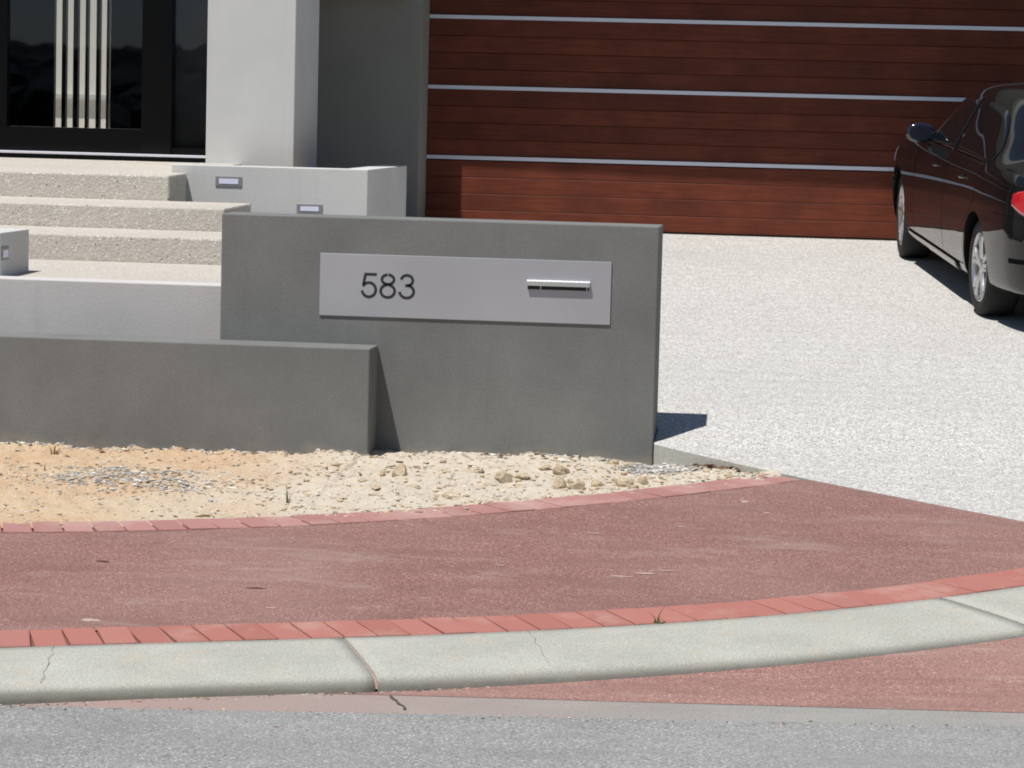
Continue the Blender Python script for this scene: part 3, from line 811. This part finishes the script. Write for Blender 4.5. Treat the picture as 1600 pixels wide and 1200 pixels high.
# garage door
gd = bpy.data.objects.new('garage_door', None); COL.objects.link(gd); gd.parent = hs; gd['label'] = 'red brown timber board garage door with metal strips'
BH = (SEC - .030) / 4
def board_mesh(h):
    L = 6.17; bm = bmesh.new(); bmesh.ops.create_cube(bm, size=1); bmesh.ops.scale(bm, vec=(L, .03, h), verts=bm.verts)
    bmesh.ops.bevel(bm, geom=[e for e in bm.edges if all(vv.co.y < 0 for vv in e.verts) and abs(e.verts[0].co.z - e.verts[1].co.z) < .001], offset=.0045, segments=1, affect='EDGES')
    me = bpy.data.meshes.new('board'); bm.to_mesh(me); bm.free(); me.materials.append(M['timber']); return me
bme = board_mesh(BH - .0012)
sme = bpy.data.meshes.new('metal_strip'); sme.from_pydata(boxv(-3.085, 3.085, -.018, .015, -.0145, .0145), [], BOXF); sme.update(); sme.materials.append(M['aluminium'])
XC = XD + 3.087 - hs.location.x
for s in range(4):
    for b in range(4):
        o = bpy.data.objects.new('board', bme); COL.objects.link(o); o.parent = gd
        o.location = (XC, YD + .015 - hs.location.y, ZD + s * SEC + BH * (b + .5) + (.015 if s else .008))
    if s < 3:
        o = bpy.data.objects.new('metal_strip', sme); COL.objects.link(o); o.parent = gd; o.location = (XC, YD + .003 - hs.location.y, ZD + (s + 1) * SEC)
o = child_box('door_backing', hs, XD + .004, 3.74, YD + .034, YD + .06, ZD - .02, 2.955, 'seam'); o.parent = gd
o = child_box('bottom_seal', hs, XD + .004, 3.74, YD + .002, YD + .03, ZD - .03, ZD + .007, 'rubber'); o.parent = gd
# entrance
en = bpy.data.objects.new('entrance', None); COL.objects.link(en); en.parent = hs; en['label'] = 'dark framed glass entrance door with side panes'
def eb(name, *a, **kw):
    o = child_box(name, hs, *a, **kw); o.parent = en; return o
YE = 5.9
eb('frame', -9.2, -5.115, YE - .03, YE + .05, 1.284, 3.88, 'door_frame')
eb('frame', -4.12, -3.905, YE - .05, YE + .05, 1.284, 3.88, 'door_frame')
eb('frame', -3.52, -3.445, YE - .03, YE + .05, 1.284, 3.88, 'door_frame')
eb('bottom_rail', -5.114, -4.121, YE - .035, YE + .045, 1.287, 1.455, 'door_frame')
eb('bottom_rail', -3.904, -3.521, YE - .028, YE + .04, 1.287, 1.335, 'door_frame')
eb('glass_pane', -5.114, -4.121, YE + .002, YE + .010, 1.456, 3.87, 'window_glass')
eb('glass_pane', -3.904, -3.521, YE + .002, YE + .010, 1.336, 3.87, 'window_glass')
eb('threshold', -9.2, -3.445, YE - .075, YE + .06, 1.266, 1.2835, 'aluminium', bevel=.003)
hb('plinth', -9.2, -3.445, YE - .035, YE + .3, .3, 1.265, 'door_frame', 0)
# hall behind the glass, open to a sunlit court
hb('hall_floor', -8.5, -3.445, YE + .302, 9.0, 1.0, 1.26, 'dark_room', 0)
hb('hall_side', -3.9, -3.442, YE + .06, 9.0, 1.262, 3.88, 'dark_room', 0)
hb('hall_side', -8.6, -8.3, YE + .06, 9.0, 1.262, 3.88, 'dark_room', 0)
hb('hall_roof', -9.5, -3.365, 8.01, 9.3, 3.9, 4.1, 'soffit', 0)
# rear screen: dark wall with upright slots
slots = [(-5.646, -5.583), (-5.548, -5.487), (-5.446, -5.385), (-5.362, -5.293), (-5.262, -5.206), (-5.188, -5.172)]
scr = bpy.data.objects.new('rear_screen', None); COL.objects.link(scr); scr.parent = hs; scr['label'] = 'dark screen with bright upright slots seen through the glass'
edges = [-8.3] + [e for s in slots for e in s] + [-3.9]
for i in range(0, len(edges), 2):
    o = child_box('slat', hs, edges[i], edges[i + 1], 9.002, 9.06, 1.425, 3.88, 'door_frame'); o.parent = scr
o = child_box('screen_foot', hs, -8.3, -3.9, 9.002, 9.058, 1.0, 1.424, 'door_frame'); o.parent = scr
hb('court_wall', -9.5, -3.4, 11.5, 11.7, .3, 3.2, 'cream_wall', 0)
hb('court_coping', -9.5, -3.4, 11.44, 11.499, 1.66, 1.70, 'light_stucco', 0)
hb('court_floor', -9.5, -3.4, 9.1, 11.498, .3, 1.2, 'aggregate', 0)
hb('upper_wall', -9.5, 5.6, 12.5, 12.8, .3, 4.4, 'mid_stucco', 0)

# ------------------------------------------------------------------ car
car_h = Vector((-.478, 2.726, .237)).normalized()
car_n = Vector((0, -.0865, 1)); car_n = (car_n - car_h * car_n.dot(car_h)).normalized()
car_l = car_n.cross(car_h).normalized()
contact = Vector((1.775, 4.681, drive_z(4.681)))
car_o = contact - car_l * .868 - car_h * .0
car = thing('car', 'glossy black sedan parked on the pale driveway facing the garage', 'car')
car.matrix_world = Matrix(((car_h.x, car_l.x, car_n.x, car_o.x), (car_h.y, car_l.y, car_n.y, car_o.y), (car_h.z, car_l.z, car_n.z, car_o.z), (0, 0, 0, 1)))
KX = [0, .06, .15, .35, .66, 1.02, 1.36, 1.6, 2.0, 2.6, 2.85, 3.15, 3.5, 3.9, 4.2, 4.4, 4.5]
def key(*v): return pchip(KX, v)
Wf = key(.60, .72, .795, .865, .900, .912, .908, .905, .905, .905, .905, .907, .910, .905, .85, .72, .5)
ZB = key(.30, .27, .245, .23, .21, .20, .185, .18, .18, .18, .18, .18, .19, .20, .21, .22, .26)
ZL = key(.90, .945, .965, .972, .968, .960, .953, .948, .940, .928, .922, .912, .893, .85, .79, .73, .65)
ZTt = key(.93, 1.02, 1.055, 1.075, 1.11, 1.295, 1.408, 1.434, 1.45, 1.42, 1.37, 1.19, 1.005, .935, .86, .78, .69)
YR = key(.46, .56, .63, .68, .665, .60, .575, .575, .585, .575, .575, .60, .67, .67, .60, .48, .3)
ZR = key(.915, .985, 1.015, 1.03, 1.055, 1.215, 1.332, 1.362, 1.382, 1.345, 1.292, 1.11, .965, .89, .82, .75, .67)
def rows_at(x):
    W, zb, zl, zt, yr, zr = Wf(x), ZB(x), ZL(x), ZTt(x), YR(x), ZR(x)
    L = lambda t: lerp(zb, zl, t)
    return [(0, zb), (W * .84, zb), (W * .945, L(.05)), (W * .985, L(.22)), (W * 1.0, L(.5)), (W * .992, L(.74)), (W * .972, L(.92)), (W * .925, zl + .012),
            (lerp(W * .925, yr, .5) + .022, lerp(zl, zr, .5)), (yr, zr), (yr * .62, lerp(zr, zt, .78)), (0, zt)]
def S(x, t, off=0.0, side=1):
    def pt(x, t):
        r = rows_at(x); i = min(10, max(0, int(t))); u = t - i
        p0, p1, p2, p3 = r[max(0, i - 1)], r[i], r[i + 1], r[min(11, i + 2)]
        if i == 0: p0 = p1
        if i in (1,): p0 = p1
        if i == 10: p3 = (-r[10][0], r[10][1])
        q = []
        for a in range(2):
            m1, m2 = (p2[a] - p0[a]) * .5, (p3[a] - p1[a]) * .5
            q.append((2 * u ** 3 - 3 * u * u + 1) * p1[a] + (u ** 3 - 2 * u * u + u) * m1 + (-2 * u ** 3 + 3 * u * u) * p2[a] + (u ** 3 - u * u) * m2)
        return Vector((x - 1.02, q[0], q[1]))
    p = pt(x, t)
    if off:
        a = pt(min(4.49, x + .01), t) - pt(max(.005, x - .01), t); b = pt(x, min(10.99, t + .03)) - pt(x, max(0, t - .03))
        n = b.cross(a)
        if n.length > 1e-9:
            n.normalize()
            if n.y < 0 and abs(n.y) > .05: n = -n
            if abs(n.y) <= .05 and n.z < 0: n = -n
            p = p + n * off
    if side < 0: p.y = -p.y
    return p
xs = sorted(set(list(np.linspace(0, .4, 18)) + list(np.linspace(.4, 4.1, 80)) + list(np.linspace(4.1, 4.5, 16))))
tv = [0, .6, 1] + [1 + i / 5 for i in range(1, 50)] + [11]; tv = sorted(set(min(11, round(t, 3)) for t in tv))
prof = [(t, 1) for t in tv] + [(t, -1) for t in tv[-2:0:-1]]
v = []
for x in xs:
    for t, s in prof: v.append(S(x, t, 0, s))
nc = len(prof); f = []
for i in range(len(xs) - 1):
    for j in range(nc): f.append((i * nc + j, i * nc + (j + 1) % nc, (i + 1) * nc + (j + 1) % nc, (i + 1) * nc + j))
for base, dx, fl in ((0, -.03, 1), ((len(xs) - 1) * nc, .04, 0)):
    # rounded end caps: two shrinking rings and a centre
    ring = [Vector(v[base + j]) for j in range(nc)]; c = sum(ring, Vector()) / nc; prev = base
    for sc, d in ((.93, .45), (.75, .8), (.4, .97)):
        st_ = len(v)
        for p in ring: q = c + (p - c) * sc; q.x += dx * d; v.append(q)
        for j in range(nc):
            q = (prev + j, prev + (j + 1) % nc, st_ + (j + 1) % nc, st_ + j); f.append(q[::-1] if fl else q)
        prev = st_
    ci = len(v); v.append(c + Vector((dx, 0, 0)))
    for j in range(nc): q = (prev + j, prev + (j + 1) % nc, ci); f.append(q[::-1] if fl else q)
body = mesh_obj('body', v, f, 'car_paint', car, smooth=True)
AX = (0.0, 2.76); WR = .318
cut = []
def cyl(name, x, z, y0, y1, r, n=56, parent=None, mat='seam'):
    vs, fs = [], []
    for y in (y0, y1):
        for i in range(n): a = i / n * 6.28319; vs.append((x + r * math.cos(a), y, z + r * math.sin(a)))
    fs = [tuple(range(n)), tuple(range(2 * n - 1, n - 1, -1))] + [(i, n + i, n + (i + 1) % n, (i + 1) % n) for i in range(n)]
    return mesh_obj(name, vs, fs, mat, parent)
for ax in AX:
    for s in (1, -1):
        c = cyl('cutter', ax, WR + .012, s * .60, s * 1.1, .352, parent=car)
        bo = body.modifiers.new('arch', 'BOOLEAN'); bo.operation = 'DIFFERENCE'; bo.solver = 'EXACT'; bo.object = c; cut.append(c)
bpy.context.view_layer.update()
dg = bpy.context.evaluated_depsgraph_get()
nm = bpy.data.meshes.new_from_object(body.evaluated_get(dg)); body.modifiers.clear(); body.data = nm
for c in cut: bpy.data.objects.remove(c)
nm.polygons.foreach_set('use_smooth', [True] * len(nm.polygons)); nm.set_sharp_from_angle(angle=R(38))
def patch(name, x0, x1, tb, tt, mat, side=1, off=.004, nx=22, ntt=8, parent=None):
    vs = []
    for i in range(nx):
        x = lerp(x0, x1, i / (nx - 1)); a, b = tb(x), tt(x)
        for j in range(ntt): vs.append(S(x, lerp(a, b, j / (ntt - 1)), off, side))
    o = mesh_obj(name, vs, grid_faces(nx, ntt), mat, parent or car, smooth=True)
    so = o.modifiers.new('thick', 'SOLIDIFY'); so.thickness = .0025; so.offset = 0
    return o
def ribbon(name, pts, w, mat, side=1, off=.0015, parent=None):            # line on the body, pts in (x, t)
    P3 = [S(x, t, off, side) for x, t in pts]; vs = []
    for i, p in enumerate(P3):
        d = (P3[min(i + 1, len(P3) - 1)] - P3[max(i - 1, 0)]).normalized(); n = Vector((0, side, 0)) - d * d.dot(Vector((0, side, 0))); u = d.cross(n.normalized())
        vs += [p - u * w, p + u * w]
    return mesh_obj(name, vs, grid_faces(len(P3), 2), mat, parent or body)
tw0 = lambda x: 7.12
for side in (1, -1):
    patch('side_window', 2.13, 3.22, tw0, lambda x: 8.72 if x < 2.75 else max(7.2, 8.72 - (x - 2.75) * .55), 'car_glass', side)
    patch('side_window', .985, 2.07, lambda x: 7.12 + .45 * max(0, 1 - (x - .985) / .2) ** 2, lambda x: 7.58 + 1.16 * math.sqrt(max(0, 1 - ((1.5 - x) / .515) ** 2)) if x < 1.5 else 8.74, 'car_glass', side, nx=40)
    ribbon('window_trim', [(x, 7.06) for x in np.linspace(1.08, 3.25, 26)], .008, 'gloss_black', side, .004)
    ribbon('door_seam', [(2.10, t) for t in np.linspace(2.0, 7.0, 22)], .0028, 'seam', side)
    ribbon('door_seam', [(3.17, t) for t in np.linspace(2.0, 6.95, 22)], .0028, 'seam', side)
    ribbon('door_seam', [(1.40 - .30 * max(0, min(1, (t - 3.4) / 1.6)), t) for t in np.linspace(2.0, 7.0, 26)], .0028, 'seam', side)
    ribbon('sill_seam', [(x, 2.55) for x in np.linspace(1.42, 3.38, 24)], .003, 'seam', side)
    ribbon('boot_seam', [(.30, t) for t in np.linspace(5.2, 7.6, 12)], .0025, 'seam', side)
    ribbon('bumper_seam', [(x, 4.75) for x in np.linspace(.03, .56, 14)], .0025, 'seam', side)
    tl = patch('tail_light', .005, .27, lambda x: 4.75 + .5 * (x / .27) ** 2, lambda x: 6.25 - .55 * (x / .27) ** 2, 'tail_red', side, .006)
    patch('bumper_reflector', .11, .27, lambda x: 3.28, lambda x: 3.42, 'seam', side, .004)
    patch('headlight', 4.12, 4.44, lambda x: 5.3, lambda x: 6.5, 'lamp_clear', side, .005)
    patch('skirt', .62 + 1.0, 3.42, lambda x: 1.95, lambda x: 2.5, 'car_paint', side, .010)
    for hx in (1.52, 2.42):                                   # door handles
        c = S(hx, 5.72, .022, side); vs = []
        for i in range(12):
            t = i / 11 * 2 - 1; r = .015 * max(.15, 1 - abs(t) ** 3); dy = -side * .02 * t * t
            for j in range(8): a = j / 8 * 6.283; vs.append((c.x + t * .105, c.y + dy + r * .8 * math.cos(a), c.z + r * math.sin(a)))
        fs = [(i * 8 + j, i * 8 + (j + 1) % 8, (i + 1) * 8 + (j + 1) % 8, (i + 1) * 8 + j) for i in range(11) for j in range(8)] + [tuple(range(8)), tuple(range(95, 87, -1))]
        mesh_obj('door_handle', vs, fs, 'car_paint', car, smooth=True)
    # wing mirror
    vs = []; c = Vector((2.03, side * .888, 1.0))
    for i in range(13):
        u = i / 12 * math.pi
        for j in range(20):
            a = j / 20 * 6.283; sx_ = math.cos(u); rr = math.sin(u) ** .8
            vs.append((c.x + .075 * rr * math.cos(a) * (1.25 if math.cos(a) > 0 else .45), c.y + side * .104 * sx_, c.z + .072 * rr * math.sin(a)))
    fs = [(i * 20 + j, i * 20 + (j + 1) % 20, (i + 1) * 20 + (j + 1) % 20, (i + 1) * 20 + j) for i in range(12) for j in range(20)]
    mir = mesh_obj('wing_mirror', vs, fs, 'mirror_blue', car, smooth=True)
    vs = []
    for j in range(24): a = j / 24 * 6.283; vs.append((c.x - .038, c.y + side * .086 * math.cos(a), c.z + .055 * math.sin(a)))
    mesh_obj('mirror_glass', vs + [(p[0] + .004, p[1], p[2]) for p in vs], [tuple(range(24)), tuple(range(47, 23, -1))] + [(j, (j + 1) % 24, 24 + (j + 1) % 24, 24 + j) for j in range(24)], 'mirror_glass', mir)
    y0_, y1_ = sorted((side * .78, side * .90)); mesh_obj('mirror_arm', boxv(2.02, 2.09, y0_, y1_, .945, .975), BOXF, 'gloss_black', mir, bevel=.01)
# front and rear screens
def screen(name, x0, x1, y_in, parent=car):
    vs = []; nx = 14; ny = 17
    for i in range(nx):
        x = lerp(x0, x1, i / (nx - 1))
        for j in range(ny):
            q = j / (ny - 1) * 2 - 1; t = 11 - abs(q) * (11 - y_in); vs.append(S(x, t, .006, 1 if q >= 0 else -1))
    return mesh_obj(name, vs, grid_faces(nx, ny), 'car_glass', parent, smooth=True)
screen('rear_window', .70, 1.27, 9.15); screen('windscreen', 2.84, 3.44, 9.15)
yb0 = .26; mesh_obj('number_plate', boxv(-1.062, -1.052, -yb0, yb0, .70, .81), BOXF, 'lamp_clear', car, bevel=.004)
# wheels
def lathe(name, prof_, n, mat, parent, closed=True):
    vs, fs = [], []; k2 = len(prof_)
    for i in range(n):
        a = i / n * 6.28319
        for (r, y) in prof_: vs.append((r * math.cos(a), y, r * math.sin(a)))
    for i in range(n):
        for j in range(k2 if closed else k2 - 1):
            fs.append((i * k2 + j, i * k2 + (j + 1) % k2, ((i + 1) % n) * k2 + (j + 1) % k2, ((i + 1) % n) * k2 + j))
    return mesh_obj(name, vs, fs, mat, parent, smooth=True)
def wheel(ax, side):
    w = bpy.data.objects.new('wheel', None); COL.objects.link(w); w.parent = car; w.location = (ax, side * .757, WR)
    w.rotation_euler = (0, 0, (math.pi if side < 0 else 0) - (R(5) if ax > 1 else 0))
    # local +y = outwards
    ty = lathe('tyre', [(.226, -.105), (.25, -.112), (.29, -.113), (.309, -.098), (.3165, -.075), (.3178, -.035), (.3178, .035), (.3165, .075), (.309, .098), (.29, .111), (.25, .110), (.226, .100)], 64, 'rubber', w)
    rm = lathe('rim', [(.228, -.10), (.231, .098), (.224, .106), (.216, .104), (.210, .085), (.204, -.09)], 64, 'alloy', w)
    lathe('brake_disc', [(.02, .0), (.155, .0), (.155, .02), (.02, .02)], 40, 'light_frame', w)
    vs, fs = [], []
    for k2 in range(5):
        for d in (-.19, .19):                                  # paired spokes
            a = k2 * 1.25664 + .3 + d; b0 = len(vs)
            for (r, y, wd) in ((.052, .082, .026), (.10, .090, .0165), (.16, .094, .0135), (.213, .094, .0175)):
                aa = a - d * .55 * (1 - (r - .05) / .163)
                e, n2 = Vector((math.cos(aa), 0, math.sin(aa))), Vector((-math.sin(aa), 0, math.cos(aa)))
                for (o1, dy) in ((-1, 0), (-.55, .012), (.55, .012), (1, 0), (.8, -.03), (-.8, -.03)):
                    p = e * r + n2 * wd * o1; vs.append((p.x, y + dy, p.z))
            for i in range(3):
                for j in range(6): fs.append((b0 + i * 6 + j, b0 + i * 6 + (j + 1) % 6, b0 + (i + 1) * 6 + (j + 1) % 6, b0 + (i + 1) * 6 + j))
    mesh_obj('spokes', vs, fs, 'alloy', w)
    lathe('hub_cap', [(.0005, .10), (.03, .099), (.052, .094), (.064, .082), (.066, .03), (.0005, .03)], 28, 'alloy', w)
    return w
for ax in AX:
    for s in (1, -1): wheel(ax, s)
# dark floor pan and arch liners
mesh_obj('underbody', boxv(-.85, 3.3, -.58, .58, .17, .34), BOXF, 'seam', car)

# ------------------------------------------------------------------ wooded hill across the street (mirrored in the glass)
hx = np.linspace(-160, 160, 41); hy = np.linspace(-230, -45, 16)
struct(sheet('hill', [(x, y, -.9 + 5.0 * max(0, (-45 - y) / 185) ** .8 + 1.2 * fbm(x * .03, y * .03)) for y in hy for x in hx], grid_faces(len(hy), len(hx)), 'dry_grass', smooth=True))
P_ = []
V, F = [], []; n = 0
bm = bmesh.new(); bmesh.ops.create_icosphere(bm, subdivisions=2, radius=1); pv = np.array([q.co[:] for q in bm.verts]); pf = np.array([[x.index for x in ff.verts] for ff in bm.faces]); bm.free()
for i in range(4200):
    x = random.uniform(-110, 90); y = random.uniform(-200, -52); s = random.uniform(.5, 1.25)
    z = -.9 + 5.0 * max(0, (-45 - y) / 185) ** .8 + random.uniform(.2, 1.6)
    q = pv * (1 + .35 * (rng.random((len(pv), 1)) - .5)) * np.array([s * 1.3, s * 1.2, s]) + np.array([x, y, z]); V.append(q); F.append(pf + n); n += len(q)
me = bpy.data.meshes.new('woodland'); me.from_pydata(np.concatenate(V).tolist(), [], np.concatenate(F).tolist()); me.update(); me.materials.append(M['woodland'])
wd = bpy.data.objects.new('woodland', me); COL.objects.link(wd); stuff(wd, 'dark wooded hillside mirrored in the entrance glass', 'woodland')
